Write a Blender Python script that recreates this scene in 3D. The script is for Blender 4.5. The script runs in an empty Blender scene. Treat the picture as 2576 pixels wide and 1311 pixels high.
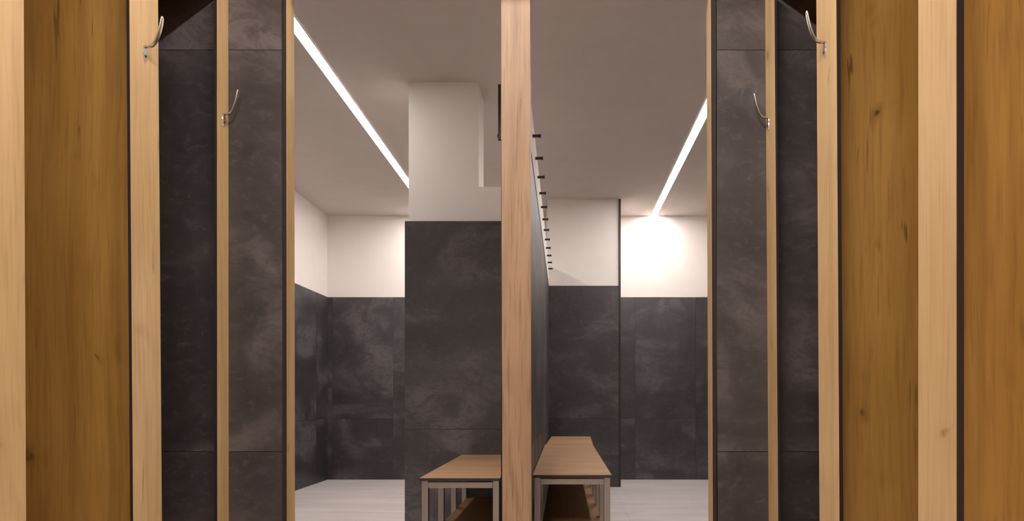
import bpy, bmesh, math, random
from mathutils import Vector, Matrix
random.seed(7)
S = bpy.context.scene
C = S.collection

# ------------------------------------------------------------------ camera, world, exposure
U = .00393            # metres per unit of room measurement
EYE = .80
D = 6.29              # distance camera -> back wall
cam = bpy.data.cameras.new('camera'); camo = bpy.data.objects.new('camera', cam); C.objects.link(camo)
camo.location = (0, 0, EYE); camo.rotation_euler = (math.pi/2, 0, 0)
cam.sensor_width = 36; cam.lens = 36*1600/2576
cam.shift_x = -(1418-1288)/2576; cam.shift_y = (1003-655.5)/2576
cam.clip_start = .02
S.camera = camo
w = bpy.data.worlds.new('world'); S.world = w; w.use_nodes = True
w.node_tree.nodes['Background'].inputs[0].default_value = (.9, .8, .75, 1)
w.node_tree.nodes['Background'].inputs[1].default_value = .0
vs = S.view_settings
vs.view_transform = 'Standard'; vs.look = 'None'; vs.gamma = 1; vs.use_curve_mapping = False
vs.exposure = 1.45
LED_ROOM = 27.0        # emission of the LED strips of the back room
LED_AISLE = 60.0       # emission of the unseen strip added over the near aisle
CEIL = 2.608

# ------------------------------------------------------------------ materials
def new_mat(name):
    m = bpy.data.materials.new(name); m.use_nodes = True
    nt = m.node_tree; nt.nodes.clear()
    out = nt.nodes.new('ShaderNodeOutputMaterial'); b = nt.nodes.new('ShaderNodeBsdfPrincipled')
    nt.links.new(b.outputs[0], out.inputs[0])
    return m, nt, b
class N:
    def __init__(s, nt): s.nt = nt
    def n(s, t, **k):
        x = s.nt.nodes.new(t)
        for a, v in k.items(): setattr(x, a, v)
        return x
    def l(s, a, b): s.nt.links.new(a, b)
    def val(s, sock, v):
        if hasattr(v, 'links') or isinstance(v, bpy.types.NodeSocket): s.l(v, sock)
        else: sock.default_value = v
    def math(s, op, a, b=0., clamp=False):
        x = s.n('ShaderNodeMath', operation=op, use_clamp=clamp); s.val(x.inputs[0], a); s.val(x.inputs[1], b); return x.outputs[0]
    def vmath(s, op, a, b):
        x = s.n('ShaderNodeVectorMath', operation=op); s.val(x.inputs[0], a); s.val(x.inputs[1], b); return x.outputs[0]
    def noise(s, vec, scale, detail=4, rough=.5, dist=0.):
        x = s.n('ShaderNodeTexNoise'); s.l(vec, x.inputs['Vector'])
        x.inputs['Scale'].default_value = scale; x.inputs['Detail'].default_value = detail
        x.inputs['Roughness'].default_value = rough; x.inputs['Distortion'].default_value = dist
        return x.outputs[0]
    def ramp(s, f, a, b, interp='SMOOTHSTEP'):
        x = s.n('ShaderNodeMapRange', interpolation_type=interp); s.val(x.inputs[0], f)
        x.inputs[1].default_value = a; x.inputs[2].default_value = b; return x.outputs[0]
    def mix(s, f, a, b, mode='MIX'):
        x = s.n('ShaderNodeMix', data_type='RGBA', blend_type=mode)
        s.val(x.inputs[0], f)
        for i, v in ((6, a), (7, b)):
            if isinstance(v, tuple): x.inputs[i].default_value = (*v, 1)
            else: s.l(v, x.inputs[i])
        return x.outputs[2]
    def bump(s, h, strength, dist=.002):
        x = s.n('ShaderNodeBump'); x.inputs['Strength'].default_value = strength; x.inputs['Distance'].default_value = dist
        s.l(h, x.inputs['Height']); return x.outputs[0]

def wood(name, base, light, dark, knots=1., grain=1., rough=.5, along='z'):
    m, nt, b = new_mat(name); k = N(nt)
    tc = k.n('ShaderNodeTexCoord').outputs['Object']
    r = k.n('ShaderNodeObjectInfo').outputs['Random']
    off = k.n('ShaderNodeCombineXYZ')
    for i, f in enumerate((7.3, 13.1, 31.7)): k.l(k.math('MULTIPLY', r, f), off.inputs[i])
    p = k.vmath('ADD', tc, off.outputs[0])
    st = (1, 1, .045) if along == 'z' else (1, .045, 1) if along == 'y' else (.045, 1, 1)
    kn = (1, 1, .6) if along == 'z' else (1, .6, 1) if along == 'y' else (.6, 1, 1)
    warp = k.n('ShaderNodeTexNoise'); warp.inputs['Scale'].default_value = 2.2; k.l(p, warp.inputs['Vector'])
    wv = k.vmath('SCALE', k.vmath('SUBTRACT', warp.outputs[1], (.5, .5, .5)), (0, 0, 0)); wv.node.inputs['Scale'].default_value = .025
    pw = k.vmath('ADD', p, wv)
    ps = k.vmath('MULTIPLY', pw, st)
    fine = k.noise(ps, 150, 3, .5)
    mid = k.noise(ps, 24, 2.5, .5, .3)
    big = k.noise(k.vmath('MULTIPLY', p, tuple(.35 if v < 1 else 1 for v in st)), 5, 3, .5)
    rings = k.math('SINE', k.math('MULTIPLY', k.noise(k.vmath('MULTIPLY', pw, tuple(v if v == 1 else .10 for v in st)), 4.5, 1, .4), 95))
    col = k.mix(k.ramp(big, .3, .7), base, light)
    col = k.mix(k.math('MULTIPLY', k.ramp(mid, .48, .75), .45*grain), col, dark)
    col = k.mix(k.math('MULTIPLY', k.ramp(fine, .45, .8), .5*grain), col, dark)
    col = k.mix(k.math('MULTIPLY', k.ramp(rings, .2, 1), .13*grain), col, dark)
    if knots > 0:
        v = k.n('ShaderNodeTexVoronoi', feature='F1'); v.inputs['Scale'].default_value = 6.6
        v.inputs['Randomness'].default_value = 1
        k.l(k.vmath('ADD', k.vmath('MULTIPLY', p, kn), k.vmath('SCALE', k.vmath('SUBTRACT', warp.outputs[1], (.5,.5,.5)), (0,0,0))), v.inputs['Vector'])
        sel = k.math('GREATER_THAN', k.n('ShaderNodeSeparateColor').outputs[0], .5)
        sel.node.inputs[0].links[0].from_node; sc = sel.node.inputs[0].links[0].from_node; k.l(v.outputs['Color'], sc.inputs[0])
        core = k.math('SUBTRACT', 1, k.ramp(v.outputs['Distance'], .04, .13))
        halo = k.math('SUBTRACT', 1, k.ramp(v.outputs['Distance'], .05, .33))
        brk = k.noise(p, 55, 3, .6)
        core = k.math('MULTIPLY', k.math('MULTIPLY', core, k.ramp(brk, .3, .6)), sel)
        halo = k.math('MULTIPLY', k.math('MULTIPLY', halo, sel), k.ramp(mid, .35, .65))
        col = k.mix(k.math('MULTIPLY', halo, .75*knots), col, dark)
        col = k.mix(k.math('MULTIPLY', core, .85*knots, True), col, tuple(c*.35 for c in dark))
        # short cracks running with the grain
        cs = k.noise(k.vmath('MULTIPLY', pw, tuple(.06 if q < 1 else 1 for q in st)), 60, 2, .5, .3)
        msk = k.noise(k.vmath('ADD', p, (3.1, 1.7, 5.2)), 3.3, 2, .5)
        cr = k.math('MULTIPLY', k.ramp(cs, .645, .70), k.ramp(msk, .48, .60))
        col = k.mix(k.math('MULTIPLY', cr, .7*knots, True), col, tuple(c*.5 for c in dark))
    k.l(col, b.inputs['Base Color'])
    b.inputs['Roughness'].default_value = rough
    b.inputs['Specular IOR Level'].default_value = .35
    k.l(k.bump(fine, .12, .001), b.inputs['Normal'])
    return m

def slate(name='slate_tile'):
    m, nt, b = new_mat(name); k = N(nt)
    tc = k.n('ShaderNodeTexCoord').outputs['Object']
    isl = k.n('ShaderNodeNewGeometry').outputs['Random Per Island']
    off = k.n('ShaderNodeCombineXYZ')
    for i, f in enumerate((17.3, 23.1, 11.7)): k.l(k.math('MULTIPLY', isl, f), off.inputs[i])
    p = k.vmath('ADD', tc, off.outputs[0])
    rot = k.n('ShaderNodeMapping'); k.l(p, rot.inputs[0]); rot.inputs['Rotation'].default_value = (.45, .75, .3); rot.inputs['Scale'].default_value = (1, 1, 1.5)
    q = rot.outputs[0]
    cloud = k.noise(q, 2.0, 5, .55, .8)
    streak = k.noise(q, 5.5, 10, .72, 1.2)
    fine = k.noise(q, 30, 6, .65, .6)
    ridge = k.math('SUBTRACT', 1, k.math('MULTIPLY', k.math('ABSOLUTE', k.math('SUBTRACT', streak, .5)), 9.), True)
    col = k.mix(k.ramp(cloud, .3, .72), (.021, .018, .0205), (.054, .046, .051))
    scratch = k.math('MULTIPLY', k.math('MULTIPLY', ridge, k.ramp(cloud, .48, .68)), .42)  # pale scratchy patches of the stone itself
    col = k.mix(scratch, col, (.19, .165, .17))
    col = k.mix(k.math('MULTIPLY', k.ramp(fine, .5, .8), .35), col, (.165, .14, .143))
    br = k.math('ADD', .88, k.math('MULTIPLY', isl, .24))
    col = k.mix(1., col, k.n('ShaderNodeCombineColor').outputs[0], 'MULTIPLY')
    cc = col.node.inputs[7].links[0].from_node
    for i in range(3): k.l(br, cc.inputs[i])
    k.l(col, b.inputs['Base Color'])
    rg = k.math('ADD', .42, k.math('MULTIPLY', fine, .2)); k.l(rg, b.inputs['Roughness'])
    b.inputs['Specular IOR Level'].default_value = .8
    h = k.math('ADD', k.math('MULTIPLY', streak, 1.), k.math('MULTIPLY', fine, .35))
    k.l(k.bump(h, .35, .004), b.inputs['Normal'])
    return m

def plain(name, col, rough=.6, metal=0., bump=0., var=0., spec=.5):
    m, nt, b = new_mat(name); k = N(nt)
    tc = k.n('ShaderNodeTexCoord').outputs['Object']
    f = k.noise(tc, 9, 4, .5)
    c = k.mix(k.ramp(f, .3, .7), tuple(x*(1-var) for x in col), col)
    k.l(c, b.inputs['Base Color'])
    b.inputs['Roughness'].default_value = rough; b.inputs['Metallic'].default_value = metal
    b.inputs['Specular IOR Level'].default_value = spec
    if bump: k.l(k.bump(k.noise(tc, 120, 3, .6), bump, .001), b.inputs['Normal'])
    return m
def emit(name, col, strength):
    m, nt, b = new_mat(name)
    b.inputs['Base Color'].default_value = (.9, .9, .9, 1)
    b.inputs['Emission Color'].default_value = (*col, 1); b.inputs['Emission Strength'].default_value = strength
    return m
def brushed(name):
    m, nt, b = new_mat(name); k = N(nt)
    tc = k.n('ShaderNodeTexCoord').outputs['Object']
    f = k.noise(k.vmath('MULTIPLY', tc, (1, 1, .04)), 400, 2, .5)
    k.l(k.mix(f, (.27, .245, .23), (.42, .38, .36)), b.inputs['Base Color'])
    b.inputs['Metallic'].default_value = 1
    k.l(k.math('ADD', .28, k.math('MULTIPLY', f, .2)), b.inputs['Roughness'])
    return m
def floor_mat():
    m, nt, b = new_mat('floor_tile'); k = N(nt)
    tc = k.n('ShaderNodeTexCoord').outputs['Object']
    sep = k.n('ShaderNodeSeparateXYZ'); k.l(tc, sep.inputs[0])
    def joint(v, o, s):
        a = k.math('FRACT', k.math('DIVIDE', k.math('SUBTRACT', v, o-60*s), s))
        d = k.math('MULTIPLY', k.math('MINIMUM', a, k.math('SUBTRACT', 1, a)), s)
        return k.math('LESS_THAN', d, .0014)
    j = k.math('MAXIMUM', joint(sep.outputs[0], .437, .6), joint(sep.outputs[1], .29, 1.2))
    n1 = k.noise(k.vmath('MULTIPLY', tc, (.5, 3, 1)), 2.2, 6, .6, .6)
    n2 = k.noise(tc, 40, 4, .6)
    c = k.mix(k.ramp(n1, .3, .7), (.66, .61, .585), (.80, .745, .72))
    c = k.mix(k.math('MULTIPLY', n2, .12), c, (.30, .27, .26))
    c = k.mix(k.math('MULTIPLY', j, .3), c, (.2, .18, .17))
    k.l(c, b.inputs['Base Color']); b.inputs['Roughness'].default_value = .42
    k.l(k.bump(n2, .08, .001), b.inputs['Normal'])
    return m

M = dict(
    oak=wood('pale_oak_laminate', (.52, .36, .178), (.62, .445, .245), (.30, .175, .075), knots=.6, grain=.7),
    oak_shaded=wood('shaded_oak_laminate', (.37, .205, .047), (.45, .26, .070), (.17, .078, .016), knots=1., grain=.8),  # same oak as the caps, panel shade and bounce tint put into its colour
    oak_post=wood('veined_oak', (.30, .19, .115), (.37, .24, .15), (.16, .090, .045), knots=0, grain=1.35),
    oak_top=wood('oak_bench_top', (.43, .25, .13), (.52, .32, .18), (.24, .12, .055), knots=.5, grain=.8, along='x'),
    oak_shelf=wood('oak_bench_shelf', (.30, .155, .06), (.36, .20, .085), (.16, .07, .025), knots=.4, grain=.8, along='y'),
    slate=slate(),
    grout=plain('dark_grout', (.02, .017, .018), .9),
    white=plain('white_paint', (.84, .785, .745), .85, bump=.06, var=.02),
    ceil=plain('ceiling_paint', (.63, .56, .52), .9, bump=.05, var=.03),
    core=plain('black_laminate_core', (.022, .016, .019), .45),
    black=plain('black_metal', (.018, .014, .014), .4),
    darkm=plain('dark_bronze_profile', (.06, .045, .042), .4, metal=.6),
    chrome=plain('satin_nickel', (.62, .58, .56), .26, metal=1.),
    steel=brushed('brushed_steel'),
    floor=floor_mat(),
    led=emit('led_diffuser', (1., .93, .885), LED_ROOM),
    led2=emit('led_diffuser_aisle', (1., .91, .84), LED_AISLE),
)

# ------------------------------------------------------------------ helpers
def add_box(bm, lo, hi, mi=0, bevel=0.):
    g = bmesh.ops.create_cube(bm, size=1)
    vs_ = g['verts']
    for v in vs_:
        for i in range(3): v.co[i] = lo[i] + (v.co[i]+.5)*(hi[i]-lo[i])
    fs = {f for v in vs_ for f in v.link_faces}
    for f in fs: f.material_index = mi
    if bevel:
        es = list({e for v in vs_ for e in v.link_edges})
        r = bmesh.ops.bevel(bm, geom=es, offset=bevel, segments=2, profile=.7, affect='EDGES')
        for f in r['faces']: f.material_index = mi
def obj(name, bm, mats, parent=None, smooth=False, loc=None):
    me = bpy.data.meshes.new(name)
    if loc is not None: bmesh.ops.translate(bm, verts=bm.verts, vec=-Vector(loc))
    bmesh.ops.recalc_face_normals(bm, faces=bm.faces)
    bm.to_mesh(me); bm.free()
    for m in (mats if isinstance(mats, (list, tuple)) else [mats]): me.materials.append(m)
    if smooth:
        for p in me.polygons: p.use_smooth = True
    o = bpy.data.objects.new(name, me); C.objects.link(o)
    if loc is not None: o.location = loc
    if parent: 
        o.parent = parent
        if loc is not None: o.location = Vector(loc) - parent.location
        else: o.location = -parent.location
    return o
def box(name, lo, hi, mat, parent=None, bevel=0., origin=True):
    bm = bmesh.new(); add_box(bm, lo, hi, 0, bevel)
    c = ((lo[0]+hi[0])/2, (lo[1]+hi[1])/2, (lo[2]+hi[2])/2)
    return obj(name, bm, mat, parent, loc=c)
def tag(o, label=None, cat=None, group=None, kind=None):
    for a, v in (('label', label), ('category', cat), ('group', group), ('kind', kind)):
        if v: o[a] = v
    return o
def empty(name, loc):
    o = bpy.data.objects.new(name, None); o.empty_display_size = .1; C.objects.link(o); o.location = loc; return o
def struct(name, boxes, mat, label=None, parent=None):
    bm = bmesh.new()
    for lo, hi in boxes: add_box(bm, lo, hi)
    o = obj(name, bm, mat, parent)
    if not parent: o['kind'] = 'structure'
    if label and not parent: o['label'] = label
    return o
def copy_tree(o, parent=None):
    c = o.copy(); C.objects.link(c); c.parent = parent
    for ch in list(o.children): copy_tree(ch, c)
    return c

def cladding(parent, faces, t=.008, g=.0016):
    """faces: (plane axis, plane coordinate, outward sign, [joints along], [joints in z]) -> slate tiles with dark grout"""
    bm = bmesh.new()
    for ax, c, sg, us, zs in faces:
        a, b_ = sorted((c, c+sg*t*.7)); 
        o = 1-ax
        lo = [0, 0, zs[0]]; hi = [0, 0, zs[-1]]
        lo[ax], hi[ax] = a, b_; lo[o], hi[o] = min(us)+.001, max(us)-.001; hi[2] -= .001
        add_box(bm, lo, hi, 1)
        a, b_ = sorted((c, c+sg*t))
        uu = sorted(us)
        for i in range(len(uu)-1):
            for j in range(len(zs)-1):
                lo = [0, 0, zs[j]+(g/2 if j else 0)]; hi = [0, 0, zs[j+1]-(g/2 if j < len(zs)-2 else 0)]
                lo[ax], hi[ax] = a, b_
                lo[o] = uu[i]+(g/2 if i else 0); hi[o] = uu[i+1]-(g/2 if i < len(uu)-2 else 0)
                add_box(bm, lo, hi, 0)
    return obj('tile_cladding', bm, [M['slate'], M['grout']], parent)
def rng(a, b, first, step):
    """joint positions between a and b passing through first"""
    out = [a]; k = math.ceil((a-first)/step+1e-6); x = first+k*step
    while x < b-.01:
        if x > a+.01: out.append(x)
        x += step
    return out+[b]

# ------------------------------------------------------------------ room shell
XL, XR, YB = -2.338, 1.95, D
XA_L, XA_R = -252*U, 153*U                   # aisle side of the cubicle dividers
YS, YS2 = 1.880, 1.932                       # tiled wall with the wide opening
YN = -2.3
CXL, CXR = -1.52, 1.16                       # outer walls of the near aisle
T = .12
struct('floor', [((XL-T, YN-T, -.1), (XR+T, YB+T, 0))], M['floor'], 'pale greige tiled floor')
struct('ceiling', [((XL-T, YN-T, CEIL), (XR+T, YB+T, CEIL+.12))], M['ceil'], 'plain off-white ceiling with two light strips')
wb = struct('wall_back', [((XL-T, YB, 0), (XR+T, YB+T, CEIL))], M['white'], 'far wall, white above dark slate tiles')
cladding(wb, [(1, YB, -1, rng(XL, XR, .707, .598), [0, .6035, 1.802])])
wl = struct('wall_left', [((XL-T, YS2, 0), (XL, YB, CEIL))], M['white'], 'left side wall, white above dark slate tiles')
cladding(wl, [(0, XL, 1, rng(YS2, YB-.008, YB-.30, .6), [0, .6035, 1.802])])
wr = struct('wall_right', [((XR, YS2, 0), (XR+T, YB, CEIL))], M['white'], 'right side wall, white above slate tiles')
cladding(wr, [(0, XR, -1, rng(YS2, YB-.008, YB-.30, .6), [0, .6035, 1.802])])

# tiled wall with the wide opening the photo looks through
JL0, JL1 = -.856+.0, -.832                   # dark edge / wooden face of the left jamb board
r_s = D/YS
jl_out, jl_in = -(1418-710)/r_s*U, -(1418-722)/r_s*U
jr_in, jr_out = (1790.5-1418)/r_s*U, (1803.5-1418)/r_s*U
for nm, a, b_, fx, lab in (('wall_front_left', XL-T, jl_out, jl_out-.47, 'slate tiled wall left of the opening'),
                           ('wall_front_right', jr_out, XR+T, jr_out+.42, 'slate tiled wall right of the opening')):
    wf = struct(nm, [((a, YS+.008, 0), (b_, YS2, CEIL))], M['white'], lab)
    lo, hi = max(a, CXL), min(b_, CXR)
    cladding(wf, [(1, YS+.008, -1, rng(lo, hi, fx if nm.endswith('left') else fx, .6), [0, .643, 1.831, CEIL])])
struct('light_block_header', [((jl_out, YS, 2.015), (jr_out, YS2, CEIL))], M['white'], 'white unseen header added above the opening to block aisle light')  # out of view, added to keep aisle light off the back room
def shear(o, k, z0):
    zc = o.matrix_world.translation.z if not o.parent else o.location.z + o.parent.location.z
    me = o.data
    for v in me.vertices: v.co.x -= k*((v.co.z+zc)-z0)
def laminate_board(name, lo, hi, mat, parent=None, face_axis=0, sign=1, skin=.0012, lean=0., z0=1.0):
    """compact board: black core with a wooden skin on the face that looks along sign*axis"""
    bm = bmesh.new()
    add_box(bm, lo, hi, 1)
    l2, h2 = list(lo), list(hi)
    if sign > 0: l2[face_axis] = hi[face_axis]; h2[face_axis] = hi[face_axis]+skin
    else: h2[face_axis] = lo[face_axis]; l2[face_axis] = lo[face_axis]-skin
    add_box(bm, l2, h2, 0)
    c = [(lo[i]+hi[i])/2 for i in range(3)]
    for v in bm.verts: v.co.x -= lean*(v.co.z-z0)
    return obj(name, bm, [mat, M['core']], parent, loc=c)
t1 = laminate_board('trim_1', (jl_out, YS, .0), (jl_in-.0012, YS2+.001, 2.014), M['oak'], sign=1, lean=.0015)
t2 = laminate_board('trim_2', (jr_in+.0012, YS, .0), (jr_out, YS2+.001, 2.014), M['oak'], sign=-1, lean=.004)
for t_, l_ in ((t1, 'oak faced jamb board with black edge, left side of opening'), (t2, 'oak faced jamb board with black edge, right side of opening')):
    t_['kind'] = 'structure'; t_['label'] = l_

# near aisle shell
struct('wall_near_left', [((CXL-T, YN, 0), (CXL, YS+.008, CEIL))], M['oak_shaded'], 'outer wall behind the left cubicles')
struct('wall_near_right', [((CXR, YN, 0), (CXR+T, YS+.008, CEIL))], M['oak_shaded'], 'outer wall behind the right cubicles')
SOF = 2.0  # underside of the unseen soffits, added to darken the cubicles
struct('shade_soffit_left', [((CXL, YN, SOF), (XA_L-.012, YS+.001, CEIL))], M['oak_shaded'], 'unseen oak soffit added to shade the left cubicles, above the frame')
struct('shade_soffit_right', [((XA_R+.014, YN, SOF), (CXR, YS+.001, CEIL))], M['oak_shaded'], 'unseen oak soffit added to shade the right cubicles, above the frame')
struct('wall_near_back', [((XL-T, YN-T, 0), (XR+T, YN, CEIL))], M['white'], 'wall behind the viewer')

# left pier with notch (white above tiles)
PY = 3.636; PY2 = 3.859
pxl, pxm = -.886, -.486
PX0, PX1 = -.249, -.1336                     # free-standing low wall, left and right face
pl = struct('wall_pier_left', [((pxl, PY, 0), (pxm, PY2, CEIL)), ((pxm, PY, 0), (PX0, PY2, 2.011))], M['white'], 'white pier with tiled lower part, left of the low wall')
cladding(pl, [(1, PY, -1, [pxl-.018, -.305, PX0], [0, .625, 1.81]), (0, pxl, -1, [PY, PY2], [0, .625, 1.81])], t=.018)
# low wall in the middle
PN, PF = D/2.56, 5.77
PT = 2.011
pc = struct('wall_middle', [((PX0+.015, PN+.008, 0), (PX1-.008, PF, 1.802)), ((PX0+.005, PN, 1.802), (PX1, PF, PT))], M['white'], 'free-standing low wall, white band above slate tiles')
cladding(pc, [(0, PX1-.008, 1, rng(PN, PF, PN+.60, .6), [0, .6035, 1.800]),
              (0, PX0+.015, -1, rng(PN, PY, PN+.60, .6), [0, .6035, 1.800]),
              (1, PN+.008, -1, [PX0+.008, PX1], [0, .6035, 1.800])])
tn = 3
for lo, hi, lab in (((PX0-.004, PN-.003, 1.80), (PX0+.006, PN+.008, PT+.002), 'black corner profile on left edge of low wall end'),
               ((PX1-.006, PN-.003, 1.80), (PX1+.003, PN+.008, PT+.002), 'black corner profile on right edge of low wall end'),
               ((PX1-.001, PN, 1.799), (PX1+.0025, PF-.01, 1.806), 'thin dark profile along the top of the low wall tiles')):
    t_ = box('trim_%d' % tn, lo, hi, M['black'] if tn < 5 else M['darkm']); t_['kind'] = 'structure'; t_['label'] = lab; tn += 1
# right pier
QY = D/1.09
qx0, qx1 = PX1-.02, (1558.5-1418)/1.09*U
pr = struct('wall_pier_right', [((qx0, QY, 0), (qx1, YB-.01, CEIL))], M['white'], 'white pier with tiled lower part, at the end of the low wall')
cladding(pr, [(1, QY, -1, [PX1, qx1-.004], [0, .618, 1.822])], t=.012)
t_ = box('trim_6', (qx1-.006, QY-.016, 0), (qx1+.010, QY+.01, CEIL-.001), M['darkm'], bevel=.001)
t_['kind'] = 'structure'; t_['label'] = 'dark metal corner profile on right edge of the far pier'

# ------------------------------------------------------------------ LED strips
def led(xc, y0, y1, wd, mat, label, name='led_light_strip'):
    e = empty(name, (xc, (y0+y1)/2, CEIL)); tag(e, label, 'light', 'recessed light strips in the ceiling')
    box('diffuser', (xc-wd/2, y0, CEIL-.004), (xc+wd/2, y1, CEIL-.0005), mat, e)
    bm = bmesh.new()
    add_box(bm, (xc-wd/2-.004, y0, CEIL-.005), (xc-wd/2, y1, CEIL-.0005))
    add_box(bm, (xc+wd/2, y0, CEIL-.005), (xc+wd/2+.004, y1, CEIL-.0005))
    obj('housing', bm, M['white'], e, loc=(xc, (y0+y1)/2, CEIL))
    return e
led(-331*U, 2.90, YB-.02, .055, M['led'], 'long white light strip in ceiling, left of the pier')
led(226*U, 3.20, YB-.012, .055, M['led'], 'white light strip ending at the far wall, right of the low wall')
led(-.20, -1.20, 1.50, .055, M['led2'], 'unseen light strip added over the near aisle, above the viewer')  # out of view, added to light the boards and post

# ------------------------------------------------------------------ central post
r_p = D/1.905
cx0, cx1 = (1262-1418)/r_p*U, (1335.5-1418)/r_p*U
bm = bmesh.new(); add_box(bm, (cx0, 1.905, 0), (cx1, 1.943, 2.0145), 0, .0015)
for v in bm.verts: v.co.x -= .0022*(v.co.z-1.1)
post = obj('wooden_post', bm, M['oak_post'], loc=((cx0+cx1)/2, 1.92, 0))
tag(post, 'tall veined oak post standing in the middle of the opening', 'post')

# ------------------------------------------------------------------ cubicle dividers with cap boards
BT = .010
def cap_y(xa, px): return D*abs(xa/U)/abs(px-1418)
def divider(side, px_near, px_far, label, lean, z0, thick=BT):
    xa = XA_L if side < 0 else XA_R
    y0, y1 = cap_y(xa, px_near), cap_y(xa, px_far)
    e = empty('cubicle_divider', (xa, (y0+y1)/2, 0)); tag(e, label, 'divider')
    if side < 0: laminate_board('cap_board', (xa-thick, y0, .0), (xa-.0012, y1, SOF-.002), M['oak'], e, sign=1, lean=lean, z0=z0)
    else: laminate_board('cap_board', (xa+.0012, y0, .0), (xa+thick, y1, SOF-.002), M['oak'], e, sign=-1, lean=lean, z0=z0)
    py = y0+.062
    if side < 0: box('panel', (CXL+.002, py, 0), (xa-thick-.001, py+.022, SOF-.002), M['oak_shaded'], e)
    else: box('panel', (xa+thick+.001, py, 0), (CXR-.002, py+.022, SOF-.002), M['oak_shaded'], e)
    # dark end behind the cap, makes the board read as a boxed column
    return e
divider(-1, -76, 62, 'oak cubicle divider cut by the left edge of the photo', .0045, 1.1, .011)
divider(-1, 331, 402.5, 'oak cubicle divider with knotty panel and hook, left side', .0075, 1.1, .0078)
divider(1, 2405, 2310.5, 'wide pale oak cubicle divider nearest on the right, knotty panel behind', 0, 1.1, .0125)
divider(1, 2107, 2058, 'oak cubicle divider with hook, second from the right edge', .006, 1.1, .0095)
def batten(side, px_near, px_far, label, lean, z0, thick):
    xa = XA_L if side < 0 else XA_R
    y0 = cap_y(xa, px_near); y1 = YS-.0005
    if side < 0: o = laminate_board('hook_board', (xa-thick, y0, 0), (xa-.0012, y1, SOF-.002), M['oak'], sign=1, lean=lean, z0=z0)
    else: o = laminate_board('hook_board', (xa+.0012, y0, 0), (xa+thick, y1, SOF-.002), M['oak'], sign=-1, lean=lean, z0=z0)
    return tag(o, label, 'board')
batten(-1, 547, 575, 'narrow oak board with hook on the slate wall, left of the opening', .001, 1.1, .010)
batten(1, 1952.5, 1933, 'narrow oak board with hook on the slate wall, right of the opening', .007, 1.1, .008)

# ------------------------------------------------------------------ coat hooks
def sweep(pts, prof, nseg=12):
    """pts: (x, z, width_y, thickness) in the hook's plane"""
    bm = bmesh.new(); rings = []
    for i, (x, z, wy, th) in enumerate(pts):
        a = pts[max(i-1, 0)]; b_ = pts[min(i+1, len(pts)-1)]
        tx, tz = b_[0]-a[0], b_[1]-a[1]; l = math.hypot(tx, tz); tx /= l; tz /= l
        nx, nz = -tz, tx
        ring = []
        for k in range(nseg):
            an = 2*math.pi*k/nseg; cy, cn = math.cos(an)*wy/2, math.sin(an)*th/2
            ring.append(bm.verts.new((x+nx*cn, cy, z+nz*cn)))
        rings.append(ring)
    for a, b_ in zip(rings, rings[1:]):
        for k in range(nseg): bm.faces.new((a[k], a[(k+1) % nseg], b_[(k+1) % nseg], b_[k]))
    bm.faces.new(rings[0][::-1]); bm.faces.new(rings[-1])
    return bm
def spline(ctrl, n=6):
    out = []
    P = [ctrl[0]]+ctrl+[ctrl[-1]]
    for i in range(1, len(P)-2):
        for k in range(n):
            t = k/n
            out.append(tuple(.5*(2*P[i][j]+(P[i+1][j]-P[i-1][j])*t+(2*P[i-1][j]-5*P[i][j]+4*P[i+1][j]-P[i+2][j])*t*t
                       + (3*P[i][j]-P[i-1][j]-3*P[i+1][j]+P[i+2][j])*t**3) for j in range(4)))
    out.append(ctrl[-1]); return out
def make_hook(label):
    e = empty('coat_hook', (0, 0, 0)); tag(e, label, 'hook', 'coat hooks on the oak boards')
    bm = bmesh.new()
    # rounded plate on the board, tapering downwards
    ring0, ring1 = [], []
    for k in range(20):
        an = 2*math.pi*k/20; y = .0075*math.cos(an)*(1.0 if math.sin(an) > 0 else .75); z = -.016+.019*math.sin(an)
        ring0.append(bm.verts.new((0, y, z))); ring1.append(bm.verts.new((.0032, y*.85, -.016+(z+.016)*.92)))
    for k in range(20): bm.faces.new((ring0[k], ring0[(k+1) % 20], ring1[(k+1) % 20], ring1[k]))
    bm.faces.new(ring0[::-1]); bm.faces.new(ring1)
    obj('plate', bm, M['chrome'], e)
    c = [(.001, .0005, .011, .0055), (.009, .0008, .010, .0048), (.019, .0035, .010, .0048), (.0275, .014, .011, .005),
         (.0345, .031, .012, .0054), (.0395, .050, .012, .0058), (.0425, .066, .011, .0056), (.0430, .0715, .007, .004)]
    obj('prong', sweep(spline(c), None), M['chrome'], e, smooth=True)
    bm = bmesh.new(); bmesh.ops.create_uvsphere(bm, u_segments=12, v_segments=8, radius=.0034)
    for v in bm.verts: v.co.x *= .5
    bmesh.ops.translate(bm, verts=bm.verts, vec=(.0035, 0, -.022))
    obj('screw', bm, M['darkm'], e, smooth=True)
    return e
spec = [(-1, 367, 118, 'curved metal coat hook on the left divider, larger of left pair'),
        (-1, 562, 288, 'curved metal coat hook on narrow board, left of the opening'),
        (1, 2080, 107, 'curved metal coat hook on the right divider, larger of right pair'),
        (1, 1937, 297, 'curved metal coat hook on narrow board, right of the opening')]
proto = None
for side, px, py, lab in spec:
    xa = XA_L if side < 0 else XA_R
    if proto is None: h = proto = make_hook(lab)
    else: h = copy_tree(proto); h['label'] = lab
    Y = cap_y(xa, px); z = EYE+(1003-py)*Y/D*U
    lean = {367: .0075, 562: .001, 2080: .006, 1937: .007}[px]
    h.location = (xa-lean*(z-1.1), Y, z)
    h.rotation_euler = (0, 0, 0 if side < 0 else math.pi)

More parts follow.
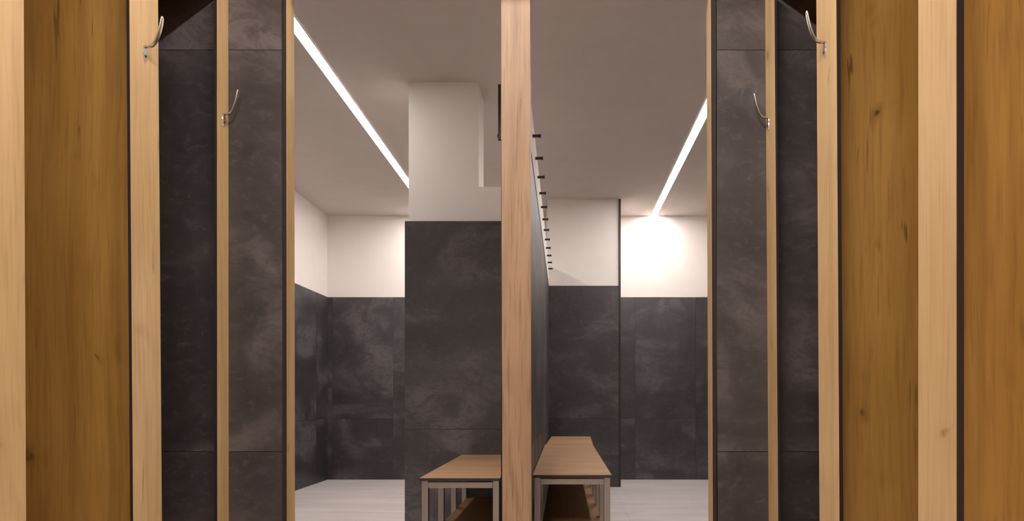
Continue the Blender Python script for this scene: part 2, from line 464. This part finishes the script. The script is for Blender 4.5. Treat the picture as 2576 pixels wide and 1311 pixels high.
# ------------------------------------------------------------------ pegs on the low wall
def make_peg(label):
    bm = bmesh.new(); prev = None
    prof = [(0, .0072), (.003, .0066), (.020, .0060), (.027, .0066), (.031, .0082), (.035, .0086), (.0365, .0072)]
    for x, r in prof:
        ring = [bm.verts.new((x, r*math.cos(2*math.pi*k/20), r*math.sin(2*math.pi*k/20))) for k in range(20)]
        if prev:
            for k in range(20): bm.faces.new((prev[k], prev[(k+1) % 20], ring[(k+1) % 20], ring[k]))
        else: bm.faces.new(ring[::-1])
        prev = ring
    bm.faces.new(prev)
    return obj('wall_peg', bm, M['black'], smooth=True)
order = ['nearest and largest, first in the row', 'second from the near end', 'third from the near end', 'fourth from the near end',
         'fifth from the near end', 'sixth from the near end', 'sixth from the far end', 'fifth from the far end',
         'fourth from the far end', 'third from the far end', 'second from the far end', 'smallest, last at the far end']
pz = EYE+288*U
pg = None
for i in range(12):
    o = make_peg('') if pg is None else pg.copy()
    if pg is None: pg = o
    else: C.objects.link(o)
    o.location = (PX1, 2.741+.2545*i, pz)
    tag(o, 'black peg on the low wall, '+order[i], 'peg', 'row of black pegs along the low wall')
o = pg.copy(); C.objects.link(o); o.location = (PX0, 2.741, pz); o.rotation_euler = (0, 0, math.pi)
tag(o, 'black wall peg poking out left of the central post', 'peg'); del o['group']

# ------------------------------------------------------------------ benches
BZ = EYE-81*U                                 # top of the seat
SZ = EYE-142*U                                # top of the lower shelf
def bench(x0, x1, y0, y1, nleg, label, rot=0., shelf=True):
    L = y1-y0; cx, cy = (x0+x1)/2, (y0+y1)/2; hw = (x1-x0)/2; hl = L/2
    e = empty('changing_bench', (cx, cy, 0)); tag(e, label, 'bench', 'oak topped steel benches beside the low wall')
    P = lambda nm, lo, hi, mat, bev=.0: box(nm, (lo[0]+cx, lo[1]+cy, lo[2]), (hi[0]+cx, hi[1]+cy, hi[2]), mat, e, bev)
    bm = bmesh.new()
    add_box(bm, (cx-hw, cy-hl, BZ-.012), (cx+hw, cy+hl, BZ-.001), 1)
    add_box(bm, (cx-hw, cy-hl, BZ-.001), (cx+hw, cy+hl, BZ), 0)
    obj('seat', bm, [M['oak_top'], M['core']], e, loc=(cx, cy, BZ))
    lw = .026; ins = .018
    zt = BZ-.0125
    for k in range(nleg):
        yy = -hl+.018+lw/2+k*(L-.036-lw)/(nleg-1)
        for sx in (-1, 1):
            xx = sx*(hw-ins)
            P('leg', (xx-lw/2, yy-lw/2, 0), (xx+lw/2, yy+lw/2, zt), M['steel'], .002)
    for yy in (-hl+.018+lw/2, hl-.018-lw/2):
        P('crossbar', (-hw+ins+lw/2, yy-lw/2, zt-.030), (hw-ins-lw/2, yy+lw/2, zt-.006), M['steel'], .002)
    bm = bmesh.new()
    xi = hw-ins-lw/2-.002
    add_box(bm, (cx-xi, cy-hl+.05, SZ-.012), (cx+xi, cy+hl-.01, SZ), 0, .001)
    obj('shelf', bm, M['oak_shelf'], e, loc=(cx, cy, SZ))
    if rot: e.rotation_euler = (0, 0, rot)
    return e
bench(-147*U, PX0-.006, D/2.47, PY-.022, 4, 'oak topped steel bench left of the low wall, against the pier')
bench(PX1+.004, 51*U, D/2.37, 4.43, 6, 'longer oak topped steel bench right of the low wall, nearest the viewer')
bench(PX1+.0214, 51*U+.014, 4.4375, D/1.173, 4, 'farther oak topped bench right of the low wall, behind the near one', rot=-.022)
